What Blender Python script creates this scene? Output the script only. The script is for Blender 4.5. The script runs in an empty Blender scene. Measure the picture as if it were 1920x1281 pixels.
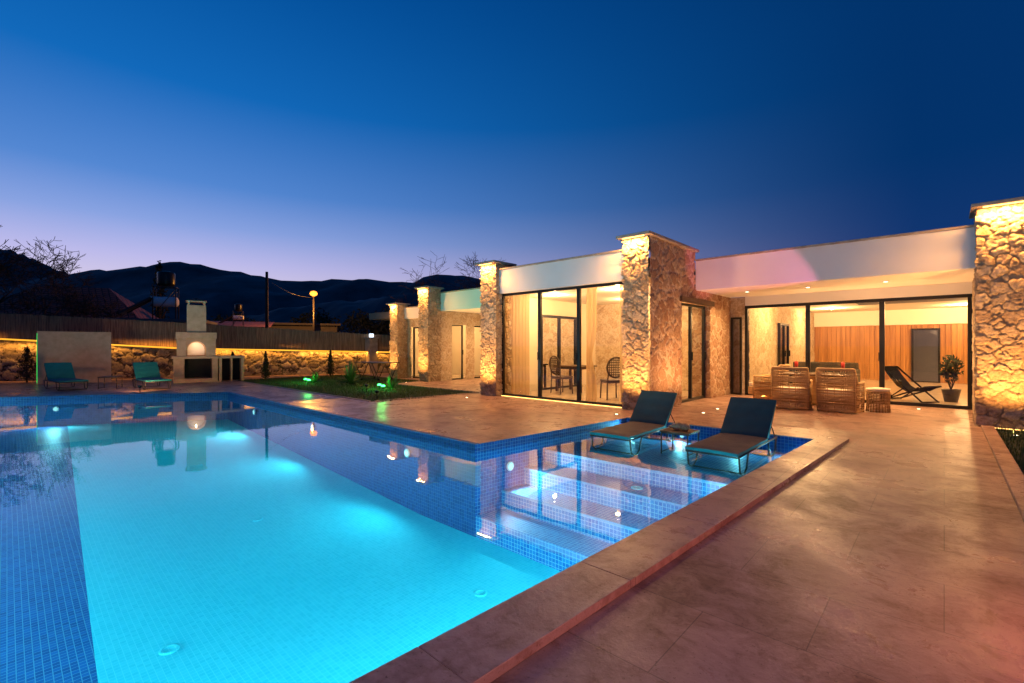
import bpy, math, random
import numpy as np
from mathutils import Vector, Matrix, geometry
random.seed(7); rng=np.random.default_rng(5)
S=bpy.context.scene; COL=S.collection
S.view_settings.view_transform='Standard'; S.view_settings.look='None'; S.view_settings.exposure=0
WO={}   # world offset of things

# ------------------------------------------------ helpers
def nd(nt,t,**k):
    n=nt.nodes.new(t)
    for a,b in k.items(): setattr(n,a,b)
    return n
def newmat(name):
    m=bpy.data.materials.new(name); m.use_nodes=True; nt=m.node_tree
    return m,nt,nt.nodes['Principled BSDF']
def c4(c): return (c[0],c[1],c[2],1)
def mixrgb(nt,fac,a,b):
    n=nd(nt,'ShaderNodeMix',data_type='RGBA')
    for sock,val in ((0,fac),(6,a),(7,b)):
        if hasattr(val,'is_output') : nt.links.new(val,n.inputs[sock])
        elif isinstance(val,(int,float)): n.inputs[sock].default_value=val
        else: n.inputs[sock].default_value=c4(val)
    return n.outputs[2]
def noise(nt,vec,scale,detail=4,rough=.55):
    n=nd(nt,'ShaderNodeTexNoise'); n.inputs['Scale'].default_value=scale
    n.inputs['Detail'].default_value=detail; n.inputs['Roughness'].default_value=rough
    nt.links.new(vec,n.inputs['Vector']); return n.outputs['Fac']
def ramp(nt,fac,stops):
    n=nd(nt,'ShaderNodeValToRGB'); cr=n.color_ramp
    while len(cr.elements)<len(stops): cr.elements.new(.5)
    for e,(p,c) in zip(cr.elements,stops): e.position=p; e.color=c4(c) if not isinstance(c,(int,float)) else (c,c,c,1)
    nt.links.new(fac,n.inputs[0]); return n.outputs[0]
def bump(nt,h,strength,dist,bs):
    n=nd(nt,'ShaderNodeBump'); n.inputs['Strength'].default_value=strength; n.inputs['Distance'].default_value=dist
    nt.links.new(h,n.inputs['Height']); nt.links.new(n.outputs[0],bs.inputs['Normal']); return n
def surf(name,c1,c2,scale=4,rough=.6,bmp=.2,bscale=30,metal=0,spec=.5):
    m,nt,bs=newmat(name); tc=nd(nt,'ShaderNodeTexCoord'); o=tc.outputs['Object']
    f=noise(nt,o,scale); r=ramp(nt,f,[(.3,c1),(.7,c2)]); nt.links.new(r,bs.inputs['Base Color'])
    bs.inputs['Roughness'].default_value=rough; bs.inputs['Metallic'].default_value=metal
    bs.inputs['Specular IOR Level'].default_value=spec
    if bmp: bump(nt,noise(nt,o,bscale),bmp,.02,bs)
    return m
def emis(name,c,s):
    m,nt,bs=newmat(name); bs.inputs['Base Color'].default_value=(0.01,0.01,0.01,1); bs.inputs['Specular IOR Level'].default_value=.1
    bs.inputs['Emission Color'].default_value=c4(c); bs.inputs['Emission Strength'].default_value=s; return m
class MB:
    def __init__(s): s.v=[];s.f=[];s.m=[];s.sm=[]
    def add(s,vs,fs,m=0,M=None,smooth=False):
        b=len(s.v)
        s.v+= [tuple(M@Vector(v)) if M is not None else tuple(v) for v in vs]
        for f in fs: s.f.append(tuple(i+b for i in f)); s.m.append(m); s.sm.append(smooth)
        return s
    def box(s,x0,x1,y0,y1,z0,z1,m=0,M=None):
        v=[(x0,y0,z0),(x1,y0,z0),(x1,y1,z0),(x0,y1,z0),(x0,y0,z1),(x1,y0,z1),(x1,y1,z1),(x0,y1,z1)]
        return s.add(v,[(0,3,2,1),(4,5,6,7),(0,1,5,4),(1,2,6,5),(2,3,7,6),(3,0,4,7)],m,M)
    def tube(s,pts,r,n=6,m=0,closed=False,M=None):
        P=[Vector(p) for p in pts]; k=len(P); R=r if isinstance(r,(list,tuple)) else [r]*k
        vs=[];fs=[]; prev=None
        for i,p in enumerate(P):
            a=P[(i-1)%k] if (closed or i>0) else p; b=P[(i+1)%k] if (closed or i<k-1) else p
            t=(b-a); t=t.normalized() if t.length>1e-9 else Vector((0,0,1))
            if prev is None:
                ref=Vector((0,0,1)) if abs(t.z)<.9 else Vector((1,0,0)); x=t.cross(ref).normalized()
            else:
                x=prev-t*prev.dot(t); x=x.normalized() if x.length>1e-6 else t.orthogonal().normalized()
            prev=x; y=t.cross(x)
            for j in range(n):
                an=2*math.pi*j/n; vs.append(p+(x*math.cos(an)+y*math.sin(an))*R[i])
        for i in range(k if closed else k-1):
            i2=(i+1)%k
            for j in range(n):
                j2=(j+1)%n; fs.append((i*n+j,i*n+j2,i2*n+j2,i2*n+j))
        if not closed: fs.append(tuple(range(n-1,-1,-1))); fs.append(tuple((k-1)*n+j for j in range(n)))
        return s.add(vs,fs,m,M,True)
    def lathe(s,prof,c=(0,0,0),n=16,m=0,M=None):
        vs=[];fs=[];k=len(prof)
        for r,z in prof:
            for j in range(n):
                a=2*math.pi*j/n; vs.append((c[0]+r*math.cos(a),c[1]+r*math.sin(a),c[2]+z))
        for i in range(k-1):
            for j in range(n):
                j2=(j+1)%n; fs.append((i*n+j,i*n+j2,(i+1)*n+j2,(i+1)*n+j))
        fs.append(tuple(range(n-1,-1,-1))); fs.append(tuple((k-1)*n+j for j in range(n)))
        return s.add(vs,fs,m,M,True)
    def poly(s,pts,m=0): return s.add(pts,[tuple(range(len(pts)))],m)
    def build(s,name,mats,parent=None,off=None,bevel=0,attr=None):
        if off is None: off=WO.get(parent,(0,0,0)) if parent else (0,0,0)
        o3=Vector(off); me=bpy.data.meshes.new(name)
        me.from_pydata([tuple(Vector(v)-o3) for v in s.v],[],s.f)
        for mt in (mats if isinstance(mats,(list,tuple)) else [mats]): me.materials.append(mt)
        me.polygons.foreach_set('material_index',s.m); me.polygons.foreach_set('use_smooth',s.sm)
        me.update()
        uv=me.uv_layers.new(name='UVMap')
        nl=len(me.loops); li=np.empty(nl,dtype=np.int32); me.loops.foreach_get('vertex_index',li)
        co=np.array(s.v,dtype=float)[li]
        npoly=len(me.polygons); nor=np.empty(npoly*3,dtype=np.float32); me.polygons.foreach_get('normal',nor); nor=np.abs(nor.reshape(-1,3))
        tot=np.empty(npoly,dtype=np.int32); me.polygons.foreach_get('loop_total',tot)
        ax=np.repeat(np.argmax(nor+np.array([0,0,1e-4]),axis=1),tot)
        U=np.where(ax==0,co[:,1],co[:,0]); V=np.where(ax==2,co[:,1],co[:,2])
        uv.data.foreach_set('uv',np.stack([U,V],1).ravel().astype(np.float32))
        if attr is not None:
            a=me.color_attributes.new('col','FLOAT_COLOR','POINT'); a.data.foreach_set('color',np.asarray(attr,dtype=np.float32).ravel())
        ob=bpy.data.objects.new(name,me); COL.objects.link(ob)
        if parent: ob.parent=parent; WO[ob]=tuple(off)
        else: ob.location=off; WO[ob]=tuple(off)
        if bevel:
            b=ob.modifiers.new('b','BEVEL'); b.width=bevel; b.segments=2; b.limit_method='ANGLE'
        return ob
def thing(name,loc,label,cat,rot=0,group=None):
    e=bpy.data.objects.new(name,None); e.empty_display_size=.2; e.location=loc; e.rotation_euler=(0,0,rot); COL.objects.link(e)
    e['label']=label; e['category']=cat
    if group: e['group']=group
    WO[e]=tuple(loc) if rot==0 else (0,0,0)
    return e
def meta(o,label,cat,group=None):
    o['label']=label;o['category']=cat
    if group:o['group']=group
    return o
def struct(o): o['kind']='structure'; return o
def light(name,typ,loc,energy,color,parent=None,to=None,**k):
    L=bpy.data.lights.new(name,typ); L.energy=energy; L.color=color
    for a,b in k.items(): setattr(L,a,b)
    o=bpy.data.objects.new(name,L); COL.objects.link(o)
    off=WO.get(parent,(0,0,0)) if parent else (0,0,0)
    o.location=Vector(loc)-Vector(off)
    if parent:o.parent=parent
    if to is not None: o.rotation_euler=(Vector(to)-Vector(loc)).to_track_quat('-Z','Y').to_euler()
    return o

# ------------------------------------------------ stone geometry
def h3(a,b,c,k): 
    x=np.sin(a*127.1+b*311.7+c*74.7+k*19.19)*43758.5453; return x-np.floor(x)
def voro(P,cell,wt=0.):
    q=P/cell; b=np.floor(q); F1=np.full(len(P),9.);F2=F1.copy();R=np.zeros(len(P))
    for i in (-1,0,1):
        for j in (-1,0,1):
            for k in (-1,0,1):
                c=b+np.array([i,j,k]); f=c+np.stack([.05+h3(c[:,0],c[:,1],c[:,2],t)*.9 for t in (1,2,3)],1)
                r=h3(c[:,0],c[:,1],c[:,2],4); d=np.linalg.norm(f-q,axis=1)+wt*h3(c[:,0],c[:,1],c[:,2],7)
                m=d<F1; F2=np.where(m,F1,np.minimum(F2,d)); R=np.where(m,r,R); F1=np.where(m,d,F1)
    return F1,F2,R
def hgt(P,cell,amp,rugged,gap=.16,wt=.25):
    W=P+ .08*cell*np.stack([np.sin(P[:,1]*23+P[:,2]*17),np.sin(P[:,2]*21+P[:,0]*19),np.sin(P[:,0]*25+P[:,1]*13)],1)\
       + .05*cell*np.stack([np.sin(P[:,1]*71+P[:,2]*57),np.sin(P[:,2]*67+P[:,0]*81),np.sin(P[:,0]*77+P[:,1]*53)],1)
    F1,F2,R=voro(W*np.array([1,1,1.2]),cell,wt); g=np.clip((F2-F1)/gap,0,1); g=g*g*(3-2*g)
    a1,a2,_=voro(P,cell*.38,.2); b1,b2,_=voro(P+3.3,cell*.17)
    h=amp*(g*(.5+.6*R)+rugged*(.55*(a2-a1)-.5*b1))
    return h,R,g
def stone(mb,attr,x0,x1,y0,y1,z0,z1,faces,cell=.24,amp=.05,res=.022,rugged=.5,gap=.16,wt=.25):
    N={'-x':(-1,0,0),'+x':(1,0,0),'-y':(0,-1,0),'+y':(0,1,0),'+z':(0,0,1),'-z':(0,0,-1)}
    lo=(x0,y0,z0);hi=(x1,y1,z1)
    for f in faces:
        a='xyz'.index(f[1]); n=np.array(N[f],float); o=[i for i in range(3) if i!=a]
        n1=max(2,int((hi[o[0]]-lo[o[0]])/res)+1); n2=max(2,int((hi[o[1]]-lo[o[1]])/res)+1)
        A,B=np.meshgrid(np.linspace(lo[o[0]],hi[o[0]],n1),np.linspace(lo[o[1]],hi[o[1]],n2),indexing='ij')
        P=np.zeros((n1*n2,3)); P[:,o[0]]=A.ravel();P[:,o[1]]=B.ravel();P[:,a]=hi[a] if f[0]=='+' else lo[a]
        h,R,g=hgt(P,cell,amp,rugged,gap,wt); D=np.tile(n,(len(P),1))
        for g2 in faces:
            if g2==f: continue
            b='xyz'.index(g2[1]); edge=hi[b] if g2[0]=='+' else lo[b]
            mk=np.abs(P[:,b]-edge)<1e-6; D[mk]+=np.array(N[g2])
        Q=P+D*h[:,None]
        idx=np.arange(n1*n2).reshape(n1,n2)
        q=np.stack([idx[:-1,:-1],idx[1:,:-1],idx[1:,1:],idx[:-1,1:]],-1).reshape(-1,4)
        flip=(np.dot(np.cross(np.eye(3)[o[0]],np.eye(3)[o[1]]),n)<0)
        if flip: q=q[:,::-1]
        mb.add(Q.tolist(),q.tolist(),0,None,True); attr.append(np.stack([R,g,h/amp,np.ones(len(R))],1))
def stonemat(name,stops,mortar,bmp=.6,lo=.50):
    m,nt,bs=newmat(name); at=nd(nt,'ShaderNodeAttribute',attribute_name='col'); sp=nd(nt,'ShaderNodeSeparateColor')
    nt.links.new(at.outputs['Color'],sp.inputs[0]); tc=nd(nt,'ShaderNodeTexCoord'); o=tc.outputs['Object']
    c=ramp(nt,sp.outputs[0],stops); nz=noise(nt,o,16,7,.7)
    dark=ramp(nt,nz,[(.32,(lo,lo*.9,lo*.8)),(.5,(.95,.93,.9)),(.68,(1.18,1.18,1.18))])
    mm=nd(nt,'ShaderNodeMix',data_type='RGBA',blend_type='MULTIPLY'); mm.inputs[0].default_value=1
    nt.links.new(c,mm.inputs[6]); nt.links.new(dark,mm.inputs[7])
    g=ramp(nt,sp.outputs[1],[(.2,0.),(.55,1.)])
    out=mixrgb(nt,g,mortar,mm.outputs[2]); nt.links.new(out,bs.inputs['Base Color'])
    bs.inputs['Roughness'].default_value=.9; bs.inputs['Specular IOR Level'].default_value=.2
    bump(nt,noise(nt,o,38,6,.75),bmp,.03,bs); return m
def stone_obj(name,boxes,mat,parent,**k):
    mb=MB();at=[]
    for b in boxes: stone(mb,at,*b[:6],b[6],**k)
    return mb.build(name,mat,parent,attr=np.concatenate(at))

# ------------------------------------------------ materials
M_pil=stonemat('rough_tufa',[(0,(.42,.29,.18)),(.25,(.58,.46,.32)),(.5,(.50,.36,.23)),(.7,(.62,.51,.37)),(1,(.52,.39,.26))],(.42,.31,.21),1.0)
M_side=stonemat('rubble_masonry',[(0,(.36,.20,.12)),(.25,(.48,.31,.20)),(.5,(.40,.24,.15)),(.75,(.54,.38,.25)),(1,(.34,.19,.12))],(.58,.44,.32),.7,.6)
M_lite=stonemat('pale_masonry',[(0,(.44,.33,.22)),(.3,(.58,.47,.34)),(.55,(.50,.38,.26)),(.8,(.62,.52,.39)),(1,(.54,.42,.30))],(.60,.50,.38),.4,.65)
M_wall=stonemat('garden_masonry',[(0,(.16,.13,.11)),(.3,(.32,.27,.22)),(.55,(.22,.17,.13)),(.8,(.42,.36,.30)),(1,(.18,.14,.12))],(.08,.065,.05),.5)
M_plaster=surf('white_plaster',(.76,.74,.72),(.82,.80,.78),1.2,.8,.08,60)
M_cream=surf('cream_plaster',(.74,.66,.52),(.80,.72,.58),1.5,.8,.06,60)
M_ceil=surf('ceiling_paint',(.78,.74,.66),(.82,.78,.70),1,.85,0)
M_cap=surf('travertine_cap',(.28,.22,.18),(.46,.38,.30),7,.6,.3,40)
M_frame=surf('black_aluminium',(.012,.012,.013),(.02,.019,.018),3,.35,0,metal=.4)
M_canvas=surf('black_canvas',(.008,.008,.009),(.014,.013,.013),3,.95,0,spec=.05)
M_int=surf('polished_floor',(.46,.37,.28),(.54,.44,.34),2,.25,0)
def glassmat():
    m=bpy.data.materials.new('window_glass'); m.use_nodes=True; nt=m.node_tree; nt.nodes.clear()
    o=nd(nt,'ShaderNodeOutputMaterial'); t=nd(nt,'ShaderNodeBsdfTransparent'); t.inputs[0].default_value=(.92,.94,.92,1)
    g=nd(nt,'ShaderNodeBsdfGlossy'); g.inputs['Roughness'].default_value=0; f=nd(nt,'ShaderNodeFresnel'); f.inputs[0].default_value=1.8
    x=nd(nt,'ShaderNodeMixShader'); nt.links.new(f.outputs[0],x.inputs[0]); nt.links.new(t.outputs[0],x.inputs[1]); nt.links.new(g.outputs[0],x.inputs[2]); nt.links.new(x.outputs[0],o.inputs[0]); return m
M_glass=glassmat()
def tilemat(name,w,h,c1,c2,mortar,ms,offset=0.,rough=.25,varscale=1.5,extra=None,bm=.3,spec=.5,irr=0):
    m,nt,bs=newmat(name); tc=nd(nt,'ShaderNodeTexCoord'); b=nd(nt,'ShaderNodeTexBrick',offset=offset)
    nt.links.new(tc.outputs['UV'],b.inputs['Vector']); b.inputs['Scale'].default_value=1
    b.inputs['Brick Width'].default_value=w; b.inputs['Row Height'].default_value=h; b.inputs['Mortar Size'].default_value=ms
    b.inputs['Mortar Smooth'].default_value=.1
    b.inputs['Color1'].default_value=c4(c1); b.inputs['Color2'].default_value=c4(c2); b.inputs['Mortar'].default_value=c4(mortar)
    out=b.outputs['Color']
    if extra: out=extra(nt,tc,out,bs,b)
    nt.links.new(out,bs.inputs['Base Color']); bs.inputs['Specular IOR Level'].default_value=spec
    if not extra: bs.inputs['Roughness'].default_value=rough
    if bm and not extra:
        inv=nd(nt,'ShaderNodeMath',operation='SUBTRACT'); inv.inputs[0].default_value=1; nt.links.new(b.outputs['Fac'],inv.inputs[1]); bump(nt,inv.outputs[0],bm,.004,bs)
    return m
def trav(nt,tc,col,bs,b):
    o=tc.outputs['UV']
    def dist(s,a):   # warp coordinates for cloudy stone figure
        n=nd(nt,'ShaderNodeTexNoise'); n.inputs['Scale'].default_value=s; n.inputs['Detail'].default_value=3; nt.links.new(o,n.inputs['Vector'])
        v=nd(nt,'ShaderNodeVectorMath',operation='MULTIPLY_ADD'); nt.links.new(n.outputs['Color'],v.inputs[0]); v.inputs[1].default_value=(a,a,a); nt.links.new(o,v.inputs[2]); return v.outputs[0]
    w=dist(1.7,.6)
    big=noise(nt,w,1.6,9,.72); vein=noise(nt,w,8,8,.75); pit=noise(nt,o,55,3,.6)
    k=ramp(nt,big,[(.36,(.50,.39,.34)),(.46,(.80,.72,.68)),(.54,(1,.97,.94)),(.68,(1.12,1.09,1.06))])
    k2=ramp(nt,vein,[(.36,(.66,.56,.50)),(.46,(.95,.92,.9)),(.66,(1.08,1.06,1.04))])
    k3=ramp(nt,pit,[(.30,(.45,.36,.32)),(.37,(1,1,1))])
    cur=col
    for kk in (k,k2,k3):
        m1=nd(nt,'ShaderNodeMix',data_type='RGBA',blend_type='MULTIPLY'); m1.inputs[0].default_value=1; nt.links.new(cur,m1.inputs[6]); nt.links.new(kk,m1.inputs[7]); cur=m1.outputs[2]
    r=nd(nt,'ShaderNodeMapRange'); nt.links.new(big,r.inputs[0]); r.inputs[1].default_value=.35;r.inputs[2].default_value=.65;r.inputs[3].default_value=.5;r.inputs[4].default_value=.22
    nt.links.new(r.outputs[0],bs.inputs['Roughness'])
    s=nd(nt,'ShaderNodeMath',operation='MULTIPLY_ADD'); nt.links.new(b.outputs['Fac'],s.inputs[0]); s.inputs[1].default_value=-.4; nt.links.new(noise(nt,o,22,7,.72),s.inputs[2])
    bump(nt,s.outputs[0],.32,.012,bs); return cur
M_terr=tilemat('travertine_paving',.9,.6,(.47,.325,.27),(.40,.275,.23),(.22,.15,.125),.0028,.5,extra=trav,spec=.45)
M_cop=tilemat('travertine_coping',1.2,5.,(.48,.34,.285),(.43,.30,.25),(.2,.14,.12),.003,0.,extra=trav,spec=.45)
M_blue=tilemat('blue_mosaic',.05,.05,(.006,.05,.20),(.012,.10,.33),(.11,.28,.42),.003,rough=.5,spec=.2)
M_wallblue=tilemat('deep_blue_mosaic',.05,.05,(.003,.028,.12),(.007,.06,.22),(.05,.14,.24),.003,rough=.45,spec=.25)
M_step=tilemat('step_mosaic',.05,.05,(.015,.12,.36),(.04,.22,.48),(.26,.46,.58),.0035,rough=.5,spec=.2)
M_cyan=tilemat('turquoise_mosaic',.045,.045,(.045,.60,.70),(.075,.66,.75),(.14,.72,.80),.0025,rough=.7,spec=.1)
M_warmLED=emis('warm_led',(1,.50,.13),5); M_yel=emis('amber_led',(1,.42,.03),1.35)
M_down=emis('downlight_lens',(1,.8,.5),10); M_white=emis('white_lamp_lens',(.7,.85,1),3); M_pool=emis('pool_lamp_lens',(.5,.95,1),2)
M_grass=surf('grass_soil',(.018,.03,.008),(.04,.055,.015),6,.95,.6,50)
M_blade=surf('grass_blades',(.03,.07,.012),(.07,.12,.025),3,.7,0)
M_ground=surf('dry_ground',(.05,.045,.03),(.09,.075,.05),.6,.95,.5,4)
M_teal=surf('teal_fabric',(.0,.13,.15),(.0,.17,.19),6,.85,.2,250)
M_tealD=surf('dark_teal_fabric',(.002,.055,.075),(.003,.072,.095),6,.85,.2,250)
M_taupe=surf('taupe_fabric',(.09,.085,.075),(.13,.12,.105),6,.85,.25,250)
M_metal=surf('dark_metal',(.05,.045,.04),(.08,.07,.06),8,.4,0,metal=.6)
M_woodD=surf('dark_wood',(.05,.028,.015),(.10,.055,.03),9,.5,.2,60)
M_bark=surf('bark',(.035,.025,.018),(.07,.05,.035),10,.95,.5,40)
M_leaf=surf('dark_foliage',(.012,.022,.008),(.035,.05,.018),2,.8,0)
M_agave=surf('agave_leaf',(.05,.13,.03),(.10,.20,.05),5,.5,0)
M_dark=surf('dark_void',(.012,.010,.009),(.02,.017,.015),5,.8,0)
def stripes(name,c1,c2,scale,rough,axis='X',bmp=.4,dist=6.):
    m,nt,bs=newmat(name); tc=nd(nt,'ShaderNodeTexCoord'); mp=nd(nt,'ShaderNodeMapping')
    mp.inputs['Scale'].default_value={'X':(1,1,.04),'Z':(.04,.04,1)}[axis]
    nt.links.new(tc.outputs['Object'],mp.inputs[0]); f=noise(nt,mp.outputs[0],scale,4,.7)
    nt.links.new(ramp(nt,f,[(.35,c1),(.65,c2)]),bs.inputs['Base Color']); bs.inputs['Roughness'].default_value=rough; bump(nt,f,bmp,.03,bs); return m
M_cane=stripes('cane_screen',(.11,.065,.04),(.36,.23,.14),34,.8)
M_wood=stripes('oak_panelling',(.28,.12,.035),(.50,.24,.075),9,.45)
def curtmat():
    m,nt,bs=newmat('sheer_curtain'); bs.inputs['Base Color'].default_value=(.80,.60,.32,1); bs.inputs['Roughness'].default_value=.9
    o=nt.nodes['Material Output']; t=nd(nt,'ShaderNodeBsdfTranslucent'); t.inputs[0].default_value=(.80,.58,.32,1); x=nd(nt,'ShaderNodeMixShader'); x.inputs[0].default_value=.4
    nt.links.new(bs.outputs[0],x.inputs[1]); nt.links.new(t.outputs[0],x.inputs[2])
    tr=nd(nt,'ShaderNodeBsdfTransparent'); y=nd(nt,'ShaderNodeMixShader'); y.inputs[0].default_value=.2; nt.links.new(x.outputs[0],y.inputs[1]); nt.links.new(tr.outputs[0],y.inputs[2]); nt.links.new(y.outputs[0],o.inputs[0]); return m
M_curt=curtmat()
M_roof=tilemat('clay_roof_tiles',.25,.35,(.30,.095,.06),(.19,.065,.05),(.03,.015,.012),.03,.5,.8)
M_conc=surf('weathered_render',(.12,.11,.10),(.18,.16,.15),2,.9,.3,20)
M_trw=surf('pale_travertine',(.52,.33,.20),(.66,.45,.29),6,.6,.3,30)
M_mtn=surf('mountain_scrub_haze',(.03,.037,.036),(.13,.125,.13),.02,1,.8,.05)  # scrub colour lightened to put dusk haze into the base colour
M_candle=surf('red_candle',(.45,.02,.015),(.5,.03,.02),5,.4,0)
M_wick=stripes('wicker_weave',(.36,.20,.075),(.60,.38,.16),60,.55,'Z')
def watermat():
    m=bpy.data.materials.new('pool_water'); m.use_nodes=True; nt=m.node_tree; nt.nodes.clear()
    o=nd(nt,'ShaderNodeOutputMaterial'); t=nd(nt,'ShaderNodeBsdfTransparent'); t.inputs[0].default_value=(.72,.97,1,1)
    g=nd(nt,'ShaderNodeBsdfGlossy'); g.inputs['Roughness'].default_value=.012; f=nd(nt,'ShaderNodeFresnel'); f.inputs[0].default_value=2.15
    tc=nd(nt,'ShaderNodeTexCoord'); n1=noise(nt,tc.outputs['Object'],2.6,4,.5)
    b=nd(nt,'ShaderNodeBump'); b.inputs['Strength'].default_value=.05; b.inputs['Distance'].default_value=.02; nt.links.new(n1,b.inputs['Height'])
    nt.links.new(b.outputs[0],g.inputs['Normal']); nt.links.new(b.outputs[0],f.inputs['Normal'])
    x=nd(nt,'ShaderNodeMixShader'); nt.links.new(f.outputs[0],x.inputs[0]); nt.links.new(t.outputs[0],x.inputs[1]); nt.links.new(g.outputs[0],x.inputs[2]); nt.links.new(x.outputs[0],o.inputs[0]); return m
M_water=watermat()

# ------------------------------------------------ camera + world
cam=bpy.data.cameras.new('camera'); co=bpy.data.objects.new('camera',cam); COL.objects.link(co); S.camera=co
cam.lens=36*876/1920; cam.sensor_width=36; cam.clip_end=6000; cam.clip_start=.05
fw=Vector((-.6791,.7341,0)); co.location=(0,0,1.35); co.rotation_euler=fw.to_track_quat('-Z','Y').to_euler()
cam.shift_y=8.5/1920
W=bpy.data.worlds.new('World'); S.world=W; W.use_nodes=True; nt=W.node_tree; bg=nt.nodes['Background']
tc=nd(nt,'ShaderNodeTexCoord'); sp=nd(nt,'ShaderNodeSeparateXYZ'); nt.links.new(tc.outputs['Generated'],sp.inputs[0])
dt=nd(nt,'ShaderNodeVectorMath',operation='DOT_PRODUCT'); nt.links.new(tc.outputs['Generated'],dt.inputs[0]); dt.inputs[1].default_value=(-.997,.078,0)
mr=nd(nt,'ShaderNodeMapRange'); nt.links.new(dt.outputs['Value'],mr.inputs[0]); mr.inputs[1].default_value=.1; mr.inputs[2].default_value=.98
pw=nd(nt,'ShaderNodeMath',operation='POWER'); nt.links.new(mr.outputs[0],pw.inputs[0]); pw.inputs[1].default_value=1.4
L=ramp(nt,sp.outputs[2],[(0,(.72,.62,.64)),(.09,(.62,.54,.68)),(.15,(.44,.43,.72)),(.21,(.22,.32,.66)),(.28,(.08,.22,.58)),(.42,(.006,.135,.47)),(.6,(.001,.085,.35)),(1,(.0,.03,.17))])
R=ramp(nt,sp.outputs[2],[(0,(.02,.05,.16)),(.15,(.006,.032,.14)),(.3,(.001,.028,.125)),(.5,(.0005,.028,.125)),(1,(0,.018,.085))])
nt.links.new(mixrgb(nt,pw.outputs[0],R,L),bg.inputs[0]); bg.inputs[1].default_value=1.15

# ------------------------------------------------ ground, hills
g=MB(); z=-.08; B=3000
hx0,hx1,hy0,hy1=-19.6,-.9,-3,9
for a in [(-B,B,-B,hy0),(-B,B,hy1,B),(-B,hx0,hy0,hy1),(hx1,B,hy0,hy1)]:
    g.add([(a[0],a[2],z),(a[1],a[2],z),(a[1],a[3],z),(a[0],a[3],z)],[(0,1,2,3)])
struct(g.build('ground',M_ground))
rt=Vector((.7341,.6791,0)); 
def ridge(name,D,crest,base,amp,seed,depth=.35):
    xs=np.linspace(crest[0][0],crest[-1][0],260); ys=np.interp(xs,[c[0] for c in crest],[c[1] for c in crest])
    H=1.35+(649-ys)/876*D; n=18; r2=np.random.default_rng(seed)
    prof=np.linspace(0,1,n); vs=[];fs=[]
    ph=r2.random(24)*6.3
    for i,x in enumerate(xs):
        xx=(x-960)/876*D
        for j,t in enumerate(prof):
            dd=D*(1-depth*(1-t)); s=xx
            hh=H[i]*(t**.8)
            k=sum(math.sin(s*(2**o)*6/D+ph[o]+t*(o+2)*2.3*math.sin(s*5/D+ph[o+6]))/(1.7**o) for o in range(6))
            hh+=amp*k*math.sin(math.pi*min(t,1))*1.2
            if t>.9: hh+=amp*.12*math.sin(i*1.9+ph[3])+amp*.1*r2.normal()
            p=fw*dd+rt*s; vs.append((p.x,p.y,max(hh,-1)))
        p=fw*D*1.3+rt*xx; vs.append((p.x,p.y,-1))
    n+=1
    for i in range(len(xs)-1):
        for j in range(n-1): fs.append((i*n+j,(i+1)*n+j,(i+1)*n+j+1,i*n+j+1))
    m=MB(); m.add(vs,fs,0,None,True); return struct(m.build(name,M_mtn))
ridge('distant_mountain',1500,[(-1500,560),(-500,505),(-150,480),(-50,458),(0,466),(30,472),(60,485),(110,508),(170,528),(260,560),(400,600)],0,22,3)
ridge('mountain_ridge',900,[(-2500,560),(-900,520),(-500,510),(-250,530),(0,545),(60,530),(110,518),(160,512),(230,505),(290,497),(340,490),(385,498),(440,510),(500,522),(560,527),(620,524),(700,525),(770,532),(800,522),(850,517),(900,522),(1000,530),(1300,560),(2400,575)],0,13,5)
ridge('wooded_hill',220,[(380,640),(470,608),(560,585),(640,568),(700,560),(760,553),(850,546),(950,545),(1200,560),(1600,600),(2000,640)],0,2.2,9)

# ------------------------------------------------ terrace, lawn, coping, pool
pool=[(-15.44,4.40),(-4.72,4.36),(-4.38,7.89),(-1.307,7.89),(-1.82,-2),(-19.45,-2)]
lawn=[(-20.6,6.0),(-10.2,6.0),(-9.85,9.3),(-14.4,9.3),(-14.9,11.0),(-17.4,11.0),(-21.0,11.6)]
outer=[(.45,-5),(.45,14.4),(-20.1,14.4),(-26.4,.0),(-28.6,-5)]
polys=[[Vector((x,y,0)) for x,y in p] for p in (outer,pool,lawn)]
tris=geometry.tessellate_polygon(polys); flat=[v for p in polys for v in p]
t=MB()
fs=[]
for a,b,c in tris:
    n=(flat[b]-flat[a]).cross(flat[c]-flat[a]); fs.append((a,b,c) if n.z>0 else (a,c,b))
t.add([tuple(v) for v in flat],fs); struct(t.build('terrace',M_terr))
l=MB(); l.poly([(x,y,-.015) for x,y in lawn]); l.box(.6,8,1.5,11.0,-.07,.0,0); struct(l.build('lawn',M_grass))
cb=MB(); cb.box(.452,.60,-5,11.05,-.05,.035)
struct(cb.build('lawn_kerb',M_cop,bevel=.006))
ek=MB()
for a,b in ((0,1),(1,2),(2,3)):
    p=Vector((*lawn[a],0));q=Vector((*lawn[b],0));dv=(q-p);Lh=dv.length;M=Matrix.Translation(p)@Matrix.Rotation(math.atan2(dv.y,dv.x),4,'Z')
    ek.box(.08,Lh-.06,-.03,.04,-.03,.018,0,M)
struct(ek.build('lawn_edging',M_cap,bevel=.004))
def zf(u): return -1.27+ .47*max(0,min(1,(-6-u)/9.5))
pt=thing('swimming_pool',(-8,2,0),'turquoise and blue mosaic swimming pool lit by underwater lamps','swimming pool')
b=MB()
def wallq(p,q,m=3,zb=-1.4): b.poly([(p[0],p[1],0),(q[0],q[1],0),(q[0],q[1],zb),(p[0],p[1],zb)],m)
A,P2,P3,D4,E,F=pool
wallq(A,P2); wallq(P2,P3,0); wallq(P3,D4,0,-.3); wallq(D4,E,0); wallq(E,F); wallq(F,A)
us=[-19.45,-15.44,-14,-12,-10,-8,-6,-1.3]
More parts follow.
